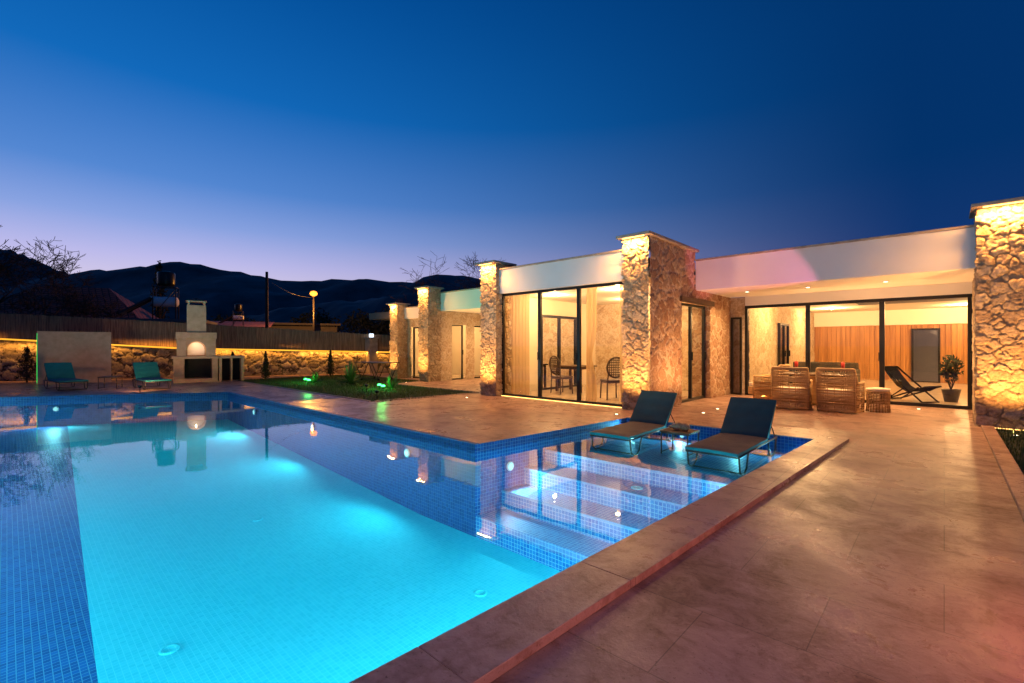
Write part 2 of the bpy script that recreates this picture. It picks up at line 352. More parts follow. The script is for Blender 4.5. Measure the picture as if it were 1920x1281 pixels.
def sb(u): return .48+(-4.8-u)*.05
for i in range(len(us)-1):
    u0,u1=us[i],us[i+1]; z0,z1=zf(u0),zf(u1)
    b.poly([(u0,-2,z0),(u1,-2,z1),(u1,sb(u1),z1),(u0,sb(u0),z0)],0)
    b.poly([(u0,sb(u0),z0),(u1,sb(u1),z1),(u1,4.42,z1),(u0,4.42,z0)],1)
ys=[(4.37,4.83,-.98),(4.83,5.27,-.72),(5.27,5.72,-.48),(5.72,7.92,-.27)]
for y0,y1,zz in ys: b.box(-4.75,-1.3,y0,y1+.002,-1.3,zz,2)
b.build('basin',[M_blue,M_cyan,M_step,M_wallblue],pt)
nos=MB()
for y0,y1,zz in ys[1:]: nos.box(-4.68,-1.45,y0-.004,y0+.03,zz-.025,zz+.003)
nos.build('step_nosing',surf('pale_mosaic',(.08,.22,.42),(.16,.34,.52),20,.5,0),pt)
w=MB(); w.poly([(x,y,-.12) for x,y in reversed(pool)]); struct(w.build('pool_water',M_water))
cp=MB()
M=Matrix(((1,.052,0,-.41),(0,1,0,0),(0,0,1,0),(0,0,0,1)))
for k in range(11): 
    y0=-4.5+k*1.142; cp.box(-1.327,-.99,y0+.001,y0+1.140,.001,.05,0,M)
cp.build('coping',M_cop,pt,bevel=.004)
rim=MB(); rim.box(-15.4,-4.72,4.361,4.43,-.01,.006); rim.box(-4.38,-1.30,7.885,7.95,-.01,.006)
rim.build('mosaic_rim',M_blue,pt)
def polamp(x,y,z,dx,dy,e,nm='pool_or_fill_lamp',sc=.7,dn=.2):
    m=MB(); Mx=Matrix.Translation((x,y,z))@Vector((dx,dy,0)).to_track_quat('Z','Y').to_matrix().to_4x4()@Matrix.Scale(sc,4)
    m.lathe([(.10,-.01),(.10,.015),(.08,.02)],n=16,m=0,M=Mx); m.lathe([(.075,.021),(.05,.03),(.0,.035)],n=16,m=1,M=Mx)
    o=m.build(nm,[M_plaster,M_pool],pt)
    light('pool_or_fill_light','SPOT',(x+dx*.09,y+dy*.09,z),e,(.28,.89,1),pt,to=(x+dx*2,y+dy*2,z-dn),spot_size=math.radians(172),spot_blend=.5,shadow_soft_size=.02)
PE=1.8
for x in (-13.1,-9.7,-6.3): polamp(x,4.34,-.36,0,-1,42*PE,dn=0)
polamp(-4.64,4.98,-.40,1,0,28*PE); polamp(-1.55,5.4,-.36,-1,0,20*PE)  # second lamp, on the coping wall, is added fill
for x in (-3.2,-4.8,-6.4,-8,-9.6,-11.2,-13,-15,-17.5): polamp(x,-1.97,-.7,0,1,95*PE,dn=0)  # out-of-view lamps added so the pool floor is evenly bright
for y in (-.8,.4,1.6,2.8,3.9): polamp(-1.76+.05*y,y,-.6,-1,-.05,55*PE,dn=0)  # lamps hidden below the coping, added to fill the pool
polamp(-17.6,.9,-.35,.85,-.53,60*PE)
for x in (-4.2,-3.3,-2.4,-1.6): polamp(x,7.86,-.19,0,-1,24,sc=.4,dn=.15)  # small lamps added to brighten the shallow shelf
for x,y in ((-4.9,.95),(-3.6,3.4),(-7.4,2.5),(-2.9,5.5)):
    m=MB(); zz=zf(x) if y<4.3 else -.48
    m.lathe([(.075,0),(.075,.012),(.05,.018),(.045,.008),(0,.008)],(x,y,zz),20); m.build('floor_inlet',M_cyan,pt)

# grass blades
def blades(name,area,n,h,seed,inside=None,lab=None):
    r=random.Random(seed); m=MB(); vs=[];fs=[]
    for i in range(n):
        x=r.uniform(area[0],area[1]);y=r.uniform(area[2],area[3])
        if inside and not inside(x,y): continue
        a=r.uniform(0,6.28);w=.006;hh=h*r.uniform(.5,1.3);l=r.uniform(-.5,.5)*hh
        k=len(vs); vs+=[(x-w*math.cos(a),y-w*math.sin(a),-.02),(x+w*math.cos(a),y+w*math.sin(a),-.02),(x+l*math.sin(a),y+l*math.cos(a),hh)]; fs.append((k,k+1,k+2))
    m.add(vs,fs); o=m.build(name,M_blade); o['kind']='stuff'; o['label']=lab; o['category']='grass'; return o
blades('lawn_grass',(-20.5,-9.9,6.05,10.9),26000,.05,1,lambda x,y:(y<9.25 or x<-14.9) and x>-20.6+.0*y,'short green lawn grass beside the stone house')
blades('lawn_grass',(.61,2.4,3.5,10.95),16000,.06,2,None,'short grass strip behind the paved kerb')

# ------------------------------------------------ house
H=thing('stone_villa',(-4.5,12,0),'single-storey stone villa with white parapets and warm lit glass walls','house')
warm=(1,.43,.10); warm2=(1,.56,.22)
def pillar(x0,x1,y0,y1,h,faces,light_e,base_e=4,boxes=None,mat=None):
    o=stone_obj('pillar',(boxes or [(x0,x1,y0,y1,-.05,h,faces)]),mat or M_pil,H,cell=.19,amp=.05,res=.0145,rugged=.8,gap=.15,wt=.35)
    c=MB(); c.box(x0-.10,x1+.10,y0-.18,y1+.08,h,h+.06); cc=c.build('pillar_cap',M_cap,o,off=WO[H],bevel=.008)
    s=MB(); s.box(x0+.04,x1-.04,y0-.145,y0-.12,h-.022,h-.003); s.build('light_strip',M_warmLED,o,off=WO[H])
    xm=(x0+x1)/2
    light('pillar_light','AREA',(xm,y0-.16,h-.03),light_e,warm,H,to=(xm,y0-.0,h-1.6),shape='RECTANGLE',size=x1-x0-.05,size_y=.03)
    u=MB(); u.lathe([(.05,0),(.05,.006),(.035,.008)],(xm,y0-.8,0),16,0); u.lathe([(.03,.0085),(0,.009)],(xm,y0-.8,0),16,1); u.build('ground_or_fill_uplight',[M_metal,M_down],o,off=WO[H])
    light('pillar_uplight','SPOT',(xm,y0-.8,.03),base_e,warm,H,to=(xm,y0+.1,1.6),spot_size=math.radians(85),spot_blend=.8,shadow_soft_size=.05)
    return o
PB=1.9
pillar(-9.43,-8.87,8.95,9.6,3.58,['-y','+x','-x'],38*PB,220*PB)
pC=pillar(-5.02,-4.45,8.95,11.3,3.62,None,40*PB,220*PB,boxes=[(-5.02,-4.45,8.95,9.25,-.05,3.62,['-y','-x'])])
stone_obj('side_wall',[(-5.0,-4.45,8.97,10.55,-.05,3.62,['+x']),(-5.0,-4.45,10.55,11.3,2.46,3.62,['+x','+y']),(-5.0,-4.45,11.3,12.35,2.46,2.72,['+x']),(-5.0,-4.45,12.35,13.9,-.05,2.72,['+x','-y'])],M_side,H,cell=.26,amp=.03,res=.018,rugged=.4,gap=.2,wt=.35)
pillar(.43,1.15,11.1,11.8,3.66,['-y','-x','+x'],50*PB,260*PB)
KL=dict(cell=.25,amp=.022,res=.028,gap=.2,rugged=.35,wt=.35)
stone_obj('side_wall',[(.45,1.1,11.78,13.95,-.05,2.72,['-x'])],M_lite,H,**KL)
pillar(-14.85,-14.3,10.8,11.4,3.55,['-y','+x','-x'],38*PB,200*PB)
pillar(-17.3,-16.8,11.1,11.6,3.1,['-y','+x','-x'],28*PB,160*PB)
stone_obj('side_wall',[(-14.8,-14.3,11.4,11.95,-.05,2.7,['+x']),(-14.8,-14.3,11.95,12.68,2.2,2.7,['+x']),(-14.8,-14.3,12.68,13.15,-.05,2.7,['+x']),(-14.8,-14.3,13.15,13.9,2.2,2.7,['+x'])],M_lite,H,**KL)
stone_obj('back_wall',[(-4.45,-4.05,13.9,14.1,-.05,2.7,['-y'])],M_lite,H,**KL)
stone_obj('front_wall',[(-16.8,-14.85,11.6,11.8,2.15,2.5,['-y']),(-15.2,-14.85,11.6,11.8,-.05,2.15,['-y']),(-16.8,-16.5,11.6,11.8,-.05,2.15,['-y'])],M_lite,H,**KL)
stone_obj('outer_wall',[(-9.35,-9.1,9.6,14.2,-.05,3.4,['-x'])],M_side,H,cell=.3,amp=.03,res=.05)
lint=MB(); lint.box(-4.5,-4.38,10.45,12.5,2.38,2.5); lint.build('door_lintel',M_woodD,H,bevel=.01)
fa=MB()
fa.box(-8.87,-5.02,9.05,9.35,2.77,3.40); fa.box(-4.44,.44,11.37,11.6,2.70,3.41)
fa.box(-14.28,-9.45,11.37,11.6,2.70,3.38); fa.box(-16.78,-14.86,11.42,11.6,2.5,2.95)
fa.build('parapet',M_plaster,H,bevel=.006)
fc=MB()
fc.box(-8.87,-5.02,9.01,9.4,3.401,3.44); fc.box(-4.44,.44,11.33,11.65,3.411,3.45); fc.box(-14.28,-9.45,11.33,11.65,3.381,3.42); fc.box(-16.78,-14.86,11.38,11.65,2.951,2.98)
fc.build('parapet_coping',M_cap,H,bevel=.005)
rf=MB(); rf.box(-9.05,-4.52,9.37,14.2,2.95,3.25); rf.box(-4.4,.44,11.62,14.3,2.95,3.3); rf.box(-4.4,4,14.31,23.4,2.95,3.3); rf.box(-14.3,-9.45,11.62,14.2,2.95,3.3); rf.box(-20,-14.4,11.66,15,2.6,2.9)
rf.build('roof',M_conc,H)
for bx in ((-4.44,.44),(-14.28,-9.45)):
    ce=MB(); ce.box(bx[0],bx[1],11.605,13.88,2.71,2.90); ce.build('canopy_ceiling',M_plaster,H)
for bx in ((-9.05,-4.95,9.36,14.2),(-4.1,3.2,14.05,23.2)):
    ci=MB(); ci.box(*bx,2.78 if bx[0]<-5 else 2.72,2.93); ci.build('room_ceiling',M_ceil,H)
iw=MB()
iw.box(-9.08,-8.98,9.3,14.2,0,2.78); iw.box(-9,-5.0,14.1,14.2,0,2.78,0)
iw.box(-5.0,-4.55,12.37,14.0,0,2.7); iw.box(-14.3,-9.3,13.92,14.1,0,2.7); iw.box(2.9,3.1,14.1,23.2,0,2.72)
iw.box(-4.04,.44,13.85,14.0,2.46,2.70,1); iw.box(1.1,3,13.9,14.1,0,2.72)
iw.box(-17.6,-17.5,11.9,15,0,2.6); iw.box(-17.5,-14.4,14.6,14.7,0,2.6); iw.box(-17.5,-14.4,11.85,14.6,2.52,2.6)
iw.build('room_wall',[M_cream,M_plaster],H)
stone_obj('room_stone_wall',[(-4.3,-4.0,14.05,23,0,2.72,['+x'])],M_lite,H,cell=.28,amp=.02,res=.04,gap=.2,rugged=.2)
stone_obj('room_stone_wall',[(-9.0,-5.0,14.03,14.08,0,2.78,['-y'])],M_lite,H,cell=.28,amp=.02,res=.04,gap=.2,rugged=.2)
wp=MB()
for i in range(44):
    x=-4+i*.155; wp.box(x,x+.148,22.95,23.1,0,2.15)
wp.build('oak_wall',M_wood,H,bevel=.004)
wb=MB(); wb.box(-4,3,22.9,23.2,2.152,2.72); wb.build('bulkhead',M_ceil,H)
for bx in ((-9,-5.02,9.3,14.05),(-4.0,2.9,13.96,23),(-17.5,-14.82,11.85,14.6)):
    fl=MB(); fl.box(*bx,-.02,.02); fl.build('room_floor',M_int,H)
rc=MB(); rc.box(-2.0,1.0,15.6,18.6,2.66,2.715); rc.build('recess_slab',surf('recess_slab_grey',(.16,.17,.20),(.22,.23,.26),2,.8,0),H)  # flat dark grey slab below the ceiling stands in for a recess

def window(name,p0,p1,z0,z1,splits,fw_=.06,parent=H,th=.08):
    P=Vector((*p0,0));Q=Vector((*p1,0));d=Q-P;Ln=d.length;M=Matrix.Translation(P)@Matrix.Rotation(math.atan2(d.y,d.x),4,'Z')
    f=MB(); f.box(0,Ln,-th/2,th/2,z1-fw_,z1,0,M); f.box(0,Ln,-th/2,th/2,z0,z0+fw_,0,M)
    e=[0]+list(splits)+[1]
    for i,s in enumerate(e):
        x=s*Ln; a=max(0,x-fw_/2-(.012 if 0<s<1 else 0)); bb=min(Ln,x+fw_/2+(.012 if 0<s<1 else 0))
        if s==0: a,bb=0,fw_
        if s==1: a,bb=Ln-fw_,Ln
        f.box(a,bb,-th/2+.004,th/2-.004,z0+fw_,z1-fw_,0,M)
    for i in range(len(e)-1):   # handles
        x=e[i+1]*Ln-(.05 if i%2 else .02); f.box(x-.012,x+.012,-th/2-.035,-th/2+.01,1.0,1.2,0,M)
    fo=f.build(name,M_frame,parent,off=WO[H],bevel=.004)
    g=MB(); g.add([M@Vector((fw_*.5,0,z0+fw_*.5)),M@Vector((Ln-fw_*.5,0,z0+fw_*.5)),M@Vector((Ln-fw_*.5,0,z1-fw_*.5)),M@Vector((fw_*.5,0,z1-fw_*.5))],[(0,1,2,3)])
    g.build('glass_pane',M_glass,fo,off=WO[H]); return fo
window('sliding_window',(-8.87,9.2),(-5.02,9.2),0,2.77,[.345,.655],.065)
window('sliding_window',(-4.05,13.9),(.44,13.9),0,2.46,[.333,.664],.075)
window('glass_door',(-4.6,10.56),(-4.6,12.34),0,2.38,[.5],.06)
window('narrow_door',(-4.40,13.84),(-4.12,13.84),0,2.15,[],.05)
window('glass_door',(-14.45,13.15),(-14.45,13.85),0,2.2,[],.06)
window('window',(-14.5,11.95),(-14.5,12.68),0,2.2,[],.04)
window('glass_door',(-16.5,11.7),(-15.2,11.7),0,2.15,[.5],.06)
window('glass_door',(-8.92,12.75),(-8.92,10.9),0,2.3,[.5],.08)
window('glass_door',(-.9,22.9),(-.1,22.9),0,2.0,[],.06)
window('interior_door',(-3.93,17.0),(-3.93,18.2),0,2.1,[.5],.07)
dk=MB(); dk.box(-8.978,-8.965,10.9,12.75,0,2.3); dk.build('night_backing',surf('painted_night',(.05,.06,.05),(.16,.14,.10),2,.8,0),H)  # backing panel painted as the night darkness behind the door
dk=MB(); dk.box(-.9,-.1,22.935,22.947,0,2.0); dk.build('night_backing',surf('painted_dusk_lilac',(.30,.30,.42),(.38,.38,.5),1,.8,0),H)  # backing panel coloured to stand for lilac dusk light through the door
dn=[(-3.6,12.5),(-2.3,12.5),(-.9,12.5),(-12.8,12.6),(-11.2,12.6)]
for x,y in dn:
    m=MB(); m.lathe([(.055,0),(.055,-.012),(.04,-.014)],(x,y,2.708),16,0); m.lathe([(.038,-.0145),(0,-.016)],(x,y,2.708),16,1)
    m.build('downlight',[M_plaster,M_down],H)
    light('canopy_light','SPOT',(x,y,2.68),250,warm2,H,to=(x,y,0),spot_size=math.radians(160),spot_blend=.9,shadow_soft_size=.05)
def gup(x,y,e,to,ang=95,col=(1,.50,.2),nm='added_side_uplight'):  # ground uplights added as fill for the canopy and side wall
    u=MB(); u.lathe([(.05,0),(.05,.006),(.035,.008)],(x,y,0),16,0); u.lathe([(.03,.0085),(0,.009)],(x,y,0),16,1); u.build('ground_or_fill_uplight',[M_metal,M_down],H)
    light(nm,'SPOT',(x,y,.03),e,col,H,to=to,spot_size=math.radians(ang),spot_blend=.9,shadow_soft_size=.05)
for x in (-3.4,-1.9,-.4,-12.7,-10.9): gup(x,13.2,185,(x,12.5,2.7),130,(1,.50,.17),'added_canopy_uplight')  # added to brighten the canopy ceilings
for y in (9.5,10.3): gup(-3.55,y,150,(-4.5,y+.1,1.7),100,(1,.48,.18))  # added to brighten the stone side wall
for x,y,zz,e in [(-8,10.4,2.73,60),(-6,10.4,2.73,60),(-7,12.8,2.73,66),(-3,15.5,2.66,90),(.5,15.5,2.66,90),(-3,20.3,2.66,95),(1.8,18,2.66,70),(.5,21.3,2.66,95),(-16,13,2.48,60)]:
    m=MB(); m.lathe([(.055,0),(.055,-.012),(.04,-.014)],(x,y,zz+.04),16,0); m.lathe([(.038,-.0145),(0,-.016)],(x,y,zz+.04),16,1); m.build('downlight',[M_plaster,M_down],H)
    light('room_light','POINT',(x,y,zz-.12),e*2.3,warm2,H,shadow_soft_size=.04)
for x0,x1,y in ((-8.8,-5.1,9.10),(.5,1.1,10.98)):
    m=MB(); m.box(x0,x1,y-.012,y+.0,.004,.016); m.build('floor_led_strip',M_warmLED,H)

# curtains
def curtain(x0,x1,y,z0,z1,lab,gather=False):
    m=MB();n=60;rows=14;vs=[];fs=[]
    for j in range(rows+1):
        t=j/rows; z=z0+(z1-z0)*t; sq=1-(.45*math.exp(-((z-1.1)/.35)**2) if gather else 0)
        for i in range(n+1):
            s=i/n; x=x0+(x1-x0)*s*sq; yy=y+.045*math.sin(s*(x1-x0)*52+math.sin(z)*.5)
            vs.append((x,yy,z))
    for j in range(rows):
        for i in range(n): k=j*(n+1)+i; fs.append((k,k+1,k+n+2,k+n+1))
    m.add(vs,fs,0,None,True); o=m.build('curtain',M_curt,off=(x0,y,z0)); meta(o,lab,'curtain','gold curtains behind the glass')
curtain(-8.75,-8.1,9.42,.03,2.74,'gold floor-length curtain gathered behind the sliding glass')
curtain(-6.30,-6.02,9.42,.03,2.74,'gold floor-length curtain tied back behind the sliding glass',True)
curtain(-5.40,-5.03,9.42,.03,2.74,'gold floor-length curtain beside the stone pillar')

# ------------------------------------------------ boundary wall, fence, LED
WR=math.atan2(.912,.41)
def WP(s,n=0): return Vector((-26.6+.410*s+.912*n,-.2+.912*s-.41*n,0))   # s along wall
Ltop=[(-14,1.9),(0,1.6),(5.9,1.22),(15.2,1.0)]; Ftop=[(-14,3.0),(0,2.62),(5.9,2.36),(15.2,1.86)]
li=lambda T,s: float(np.interp(s,[a for a,_ in T],[b for _,b in T]))
gw=thing('garden_wall',(-26.6,-.2,0),'rubble stone garden wall topped by an amber light strip','garden wall')
ns=580;nz=34; ss=np.linspace(-14,15.2,ns); Sg,Tg=np.meshgrid(ss,np.linspace(0,1,nz),indexing='ij')
zt=np.interp(Sg,[a for a,_ in Ltop],[b for _,b in Ltop]); Z=-.1+(zt+.1)*Tg
P=np.stack([-26.6+.410*Sg,-.2+.912*Sg,Z],-1).reshape(-1,3); hh,Rr,gg=hgt(P,.36,.07,.3,.2)
P=P+hh[:,None]*np.array([.912,-.41,0]); idx=np.arange(ns*nz).reshape(ns,nz)
q=np.stack([idx[:-1,:-1],idx[1:,:-1],idx[1:,1:],idx[:-1,1:]],-1).reshape(-1,4)
m=MB(); m.add(P.tolist(),q.tolist(),0,None,True); m.build('masonry',M_wall,gw,attr=np.stack([Rr,gg,hh,np.ones(len(Rr))],1))
cpm=MB(); led=MB(); fen=MB(); 
segs=[(-14,-7),(-7,0),(0,5.9),(5.9,10.5),(10.5,15.2)]
for a,b_ in segs:
    za,zb=li(Ltop,a),li(Ltop,b_)
    p=[WP(a,.10),WP(b_,.10),WP(b_,-.3),WP(a,-.3)]; zs=[za,zb,zb,za]
    vs=[(v.x,v.y,zz) for v,zz in zip(p,zs)]+[(v.x,v.y,zz+.05) for v,zz in zip(p,zs)]
    cpm.add(vs,[(0,3,2,1),(4,5,6,7),(0,1,5,4),(1,2,6,5),(2,3,7,6),(3,0,4,7)])
    A_=WP(a,.13);B_=WP(b_,.13); led.tube([(A_.x,A_.y,za+.025),(B_.x,B_.y,zb+.025)],.036,6)
    mid=WP((a+b_)/2,.20); zm=(za+zb)/2
    lo=light('wall_led_light','AREA',(mid.x,mid.y,zm-.01),52,(1,.41,.05),gw,shape='RECTANGLE',size=b_-a-.1,size_y=.02)
    xax=(WP(b_)-WP(a)).normalized(); zax=(-(Vector((-.912,.41,0))*.8+Vector((0,0,-1)))).normalized(); yax=zax.cross(xax).normalized(); 
    lo.rotation_euler=Matrix((xax,yax,zax)).transposed().to_euler()
cpm.build('wall_coping',M_cap,gw,bevel=.006); led.build('light_strip',M_yel,gw)
fe=thing('cane_fence',tuple(WP(0,-.15)),'brown cane screen fence standing above the garden wall','fence')
x=0; r=random.Random(3)
fm=MB(); s=-14.
while s<15.2:
    s2=s+.07; za=li(Ltop,s)+.05; zb=li(Ftop,s)+r.uniform(-.015,.02); n=-.15+r.uniform(-.008,.008)
    a=WP(s,n);b2=WP(s2,n+r.uniform(-.01,.01)); fm.add([(a.x,a.y,za),(b2.x,b2.y,za),(b2.x,b2.y,zb),(a.x,a.y,zb)],[(0,1,2,3)]); s=s2
fm.build('cane_screen',M_cane,fe,off=tuple(WP(0,-.15)))
fp=MB(); s=-13
while s<15.2:
    a=WP(s,-.2); fp.tube([(a.x,a.y,0),(a.x,a.y,li(Ftop,s)+.04)],.025,6); s+=2.3
fp.tube([(*WP(s,-.19).xy,li(Ftop,s)-.12) for s in (-14,0,5.9,15.2)],.015,5); fp.tube([(*WP(s,-.19).xy,li(Ltop,s)+.4) for s in (-14,0,5.9,15.2)],.015,5)
fp.build('fence_post',M_metal,fe,off=tuple(WP(0,-.15)))
lp=thing('post_lamp',(-20.9,12.3,0),'white cube lamp glowing on a stone gatepost','lamp')
m=MB(); m.box(-.22,.22,-.22,.22,0,1.72); m.box(-.26,.26,-.26,.26,1.72,1.78); m.build('post',M_cap,lp,off=(0,0,0),bevel=.01)
m=MB(); m.box(-.08,.08,-.08,.08,1.79,1.96); m.build('lamp_shade',M_white,lp,off=(0,0,0),bevel=.01)
light('post_light','POINT',(.3,-.2,2.15),14,(.75,.88,1),lp,shadow_soft_size=0)

# ------------------------------------------------ barbecue fireplace
BR=WR+.22
bq=thing('barbecue_fireplace',(-20.7,5.1,0),'pale stone outdoor barbecue oven with tall chimney and counter','barbecue',rot=BR)
m=MB()
m.box(-.95,.42,-.35,.4,0,.14); 
for a,b_ in ((-.95,-.62),(.24,.42)): m.box(a,b_,-.35,.4,.14,.88)
m.box(-.62,.24,.2,.4,.14,.88)
m.box(-1.0,.46,-.42,.42,.88,.97)
m.box(-.85,-.55,-.3,.35,.97,1.55); m.box(.05,.36,-.3,.35,.97,1.55); m.box(-.55,.05,.2,.35,.97,1.55)
n=10
for i in range(n):
    a0=math.pi*i/n;a1=math.pi*(i+1)/n; cx,cz,rr=-.25,1.22,.30
    x0,x1=cx-rr*math.cos(a0),cx-rr*math.cos(a1); zt0=cz+rr*math.sin(a0);zt1=cz+rr*math.sin(a1)
    vs=[(x0,-.3,zt0),(x1,-.3,zt1),(x1,-.3,1.62),(x0,-.3,1.62),(x0,.35,zt0),(x1,.35,zt1),(x1,.35,1.62),(x0,.35,1.62)]
    m.add(vs,[(0,1,2,3),(4,7,6,5),(0,4,5,1)])
m.box(-.85,-.55,-.3,.35,1.55,1.62); m.box(.05,.36,-.3,.35,1.55,1.62); m.box(-.88,.39,-.34,.4,1.62,1.86)
m.build('oven_body',M_trw,bq,off=(0,0,0),bevel=.008)
m=MB()
m.box(-.54,.06,-.2,.3,1.86,2.88)
for x in (-.52,-.03):
    m.box(x,x+.07,-.18,-.1,2.88,3.0);m.box(x,x+.07,.2,.28,2.88,3.0)
m.box(-.56,.08,-.22,.32,3.0,3.05)
m.add([(-.58,-.24,3.05),(.10,-.24,3.05),(.10,.34,3.05),(-.58,.34,3.05),(-.24,.05,3.18)],[(0,1,4),(1,2,4),(2,3,4),(3,0,4)],1)
m.build('chimney',[M_trw,M_roof],bq,off=(0,0,0),bevel=.006)
m=MB(); m.box(.465,1.32,-.33,.38,.88,.97); m.box(.465,.56,-.3,.36,0,.88); m.box(1.2,1.30,-.3,.36,0,.88); m.box(.56,1.2,.25,.36,0,.88); m.box(.86,.91,-.25,.25,0,.88); m.build('counter',M_trw,bq,off=(0,0,0),bevel=.008)
m=MB(); m.box(-.6,.22,.12,.19,.15,.87); m.box(.57,1.19,.17,.24,.02,.87); m.build('recess_dark_sheet',M_dark,bq,off=(0,0,0))  # dark sheets put the shade of the openings into colour
m=MB()
for i in range(9):
    a0=math.pi*i/9;a1=math.pi*(i+1)/9; m.add([(-.25,.18,1.22),(-.25-.27*math.cos(a0),.18,1.22+.27*math.sin(a0)),(-.25-.27*math.cos(a1),.18,1.22+.27*math.sin(a1))],[(0,1,2)])
m.box(-.52,.02,.16,.18,1.0,1.22); m.build('oven_door',surf('white_enamel',(.8,.78,.72),(.85,.82,.76),4,.5,0),bq,off=(0,0,0))
light('oven_lamp','POINT',(-.25,-.1,1.42),3,(1,.7,.4),bq,shadow_soft_size=.01)
sw=thing('shower_screen_wall',(-23.2,1.7,0),'pale travertine freestanding shower wall with green edge light','garden screen',rot=WR+.3)
m=MB(); m.box(-.98,.98,-.1,.1,0,1.87); m.build('screen_panel',M_trw,sw,off=(0,0,0),bevel=.006)
m=MB(); m.box(-.995,-.981,-.05,.0,.05,1.8); m.build('green_light_strip',emis('green_led',(.05,1,.15),1.2),sw,off=(0,0,0))

# ------------------------------------------------ loungers
def lounger(name,loc,rot,seatm,backm,label,group,scale=1):
    T=thing(name,loc,label,'sun lounger',rot,group); WO[T]=(0,0,0)
    m=MB(); R_=.012
    for sx in (-.32,.32):
        m.tube([(sx,-.92,.25),(sx,.95,.25)],R_,8)
        m.tube([(sx,-.88,.25),(sx,-.84,.06),(sx,-.76,.012),(sx,-.66,.012),(sx,-.58,.06),(sx,-.50,.25)],R_,8)
        m.tube([(sx,.42,.25),(sx,.50,.06),(sx,.58,.012),(sx,.68,.012),(sx,.78,.06),(sx,.86,.25)],R_,8)
        m.tube([(sx,.38,.27),(sx,.84,.75)],.011,8); m.tube([(sx*.94,.60,.50),(sx*.94,.86,.26)],.008,6)
    for y in (-.92,-.5,-.1,.35,.95): m.tube([(-.32,y,.25),(.32,y,.25)],R_,8)
    m.tube([(-.32,.84,.75),(.32,.84,.75)],.011,8)
    for y in (-.71,.63): m.tube([(-.32,y,.012),(.32,y,.012)],.010,6)
    m.build('frame',M_metal,T,off=(0,0,0))
    def cush(L0,L1,w,th,M,mt):
        vs=[];fs=[];nx,ny=10,18
        for top in (1,0):
            for j in range(ny+1):
                for i in range(nx+1):
                    x=-w+2*w*i/nx; y=L0+(L1-L0)*j/ny
                    ex=min(1,min(i,nx-i)/1.0); ey=min(1,min(j,ny-j)/1.0); puff=.008*math.sin(math.pi*i/nx)+.003*math.sin(j*1.1)
                    z=(th*(.75+.25*min(ex,ey))+puff) if top else 0.
                    vs.append((x,y,z))
        k=(nx+1)*(ny+1)
        for j in range(ny):
            for i in range(nx):
                a=j*(nx+1)+i; fs.append((a,a+1,a+nx+2,a+nx+1)); fs.append((k+a,k+a+nx+1,k+a+nx+2,k+a+1))
        sidef=[]
        for i in range(nx): sidef.append((i,k+i,k+i+1,i+1)); a=ny*(nx+1)+i; sidef.append((a,a+1,k+a+1,k+a))
        for j in range(ny): a=j*(nx+1); sidef.append((a,a+nx+1,k+a+nx+1,k+a)); a+=nx; sidef.append((a,k+a,k+a+nx+1,a+nx+1))
        mm=MB(); mm.add(vs,fs,0,M,True); mm.add(vs,sidef,1,M,False); return mm
    cush(-.94,.40,.325,.045,Matrix.Translation((0,0,.268)),0).build('seat_cushion',[seatm,M_teal],T,off=(0,0,0),bevel=0)
    an=math.atan2(.48,.46)
    cush(0,.70,.325,.045,Matrix.Translation((0,.385,.28))@Matrix.Rotation(an,4,'X'),0).build('backrest',[backm,M_teal],T,off=(0,0,0))
    return T
lounger('sun_lounger',(-2.17,6.98,-.27),0,M_taupe,M_tealD,'teal sun lounger with taupe seat standing in shallow pool water','sun loungers')
lounger('sun_lounger',(-3.70,7.02,-.27),0.03,M_taupe,M_tealD,'teal sun lounger with raised back on the tiled water shelf','sun loungers')
lounger('sun_lounger',(-20.3,1.25,0),1.72,M_teal,M_teal,'teal cushioned sun lounger before the pale shower wall','sun loungers')
lounger('sun_lounger',(-18.7,3.15,0),1.60,M_teal,M_teal,'teal cushioned sun lounger on paving beside the barbecue','sun loungers')
def stable(loc,rot,h,w,label):
    T=thing('side_table',loc,label,'side table',rot,'small side tables'); WO[T]=(0,0,0)
    m=MB()
    for i in range(6): y=-w/2+i*w/6; m.box(-w/2,w/2,y+.003,y+w/6-.003,h-.02,h)
    m.build('table_top',M_woodD,T,off=(0,0,0),bevel=.003)
    m=MB(); k=w/2-.02
    for x in (-k,k):
        for y in (-k,k): m.tube([(x,y,h-.02),(x,y,0)],.011,6)
        m.tube([(x,-k,.03),(x,k,.03)],.008,6); m.tube([(x,-k,h-.03),(x,k,h-.03)],.01,6)
    for y in (-k,k): m.tube([(-k,y,h-.03),(k,y,h-.03)],.01,6)
    m.build('leg_frame',M_metal,T,off=(0,0,0)); return T
stable((-2.93,6.9,-.27),0,.35,.44,'small slatted dark side table between two loungers in water')
stable((-19.6,2.25,0),WR,.38,.5,'small black side table between two teal loungers')
T=thing('shell_ornament',(-2.93,6.9,.08),'brown conch shell ornament resting on the side table','ornament'); WO[T]=(0,0,0)
m=MB()
for sx,rt_ in ((-.05,.3),(.07,-.5)):
    Mx=Matrix.Translation((sx,0,.055))@Matrix.Rotation(rt_,4,'Z')@Matrix.Rotation(1.45,4,'Y')
    prof=[(.004,-.13),(.025,-.09),(.02,-.075),(.045,-.045),(.038,-.03),(.062,.0),(.054,.015),(.062,.04),(.038,.08),(.008,.12)]
    m.lathe(prof,n=14,M=Mx)
m.build('shell',surf('shell_brown',(.20,.10,.05),(.42,.26,.15),25,.4,.3,60),T,off=(0,0,0))

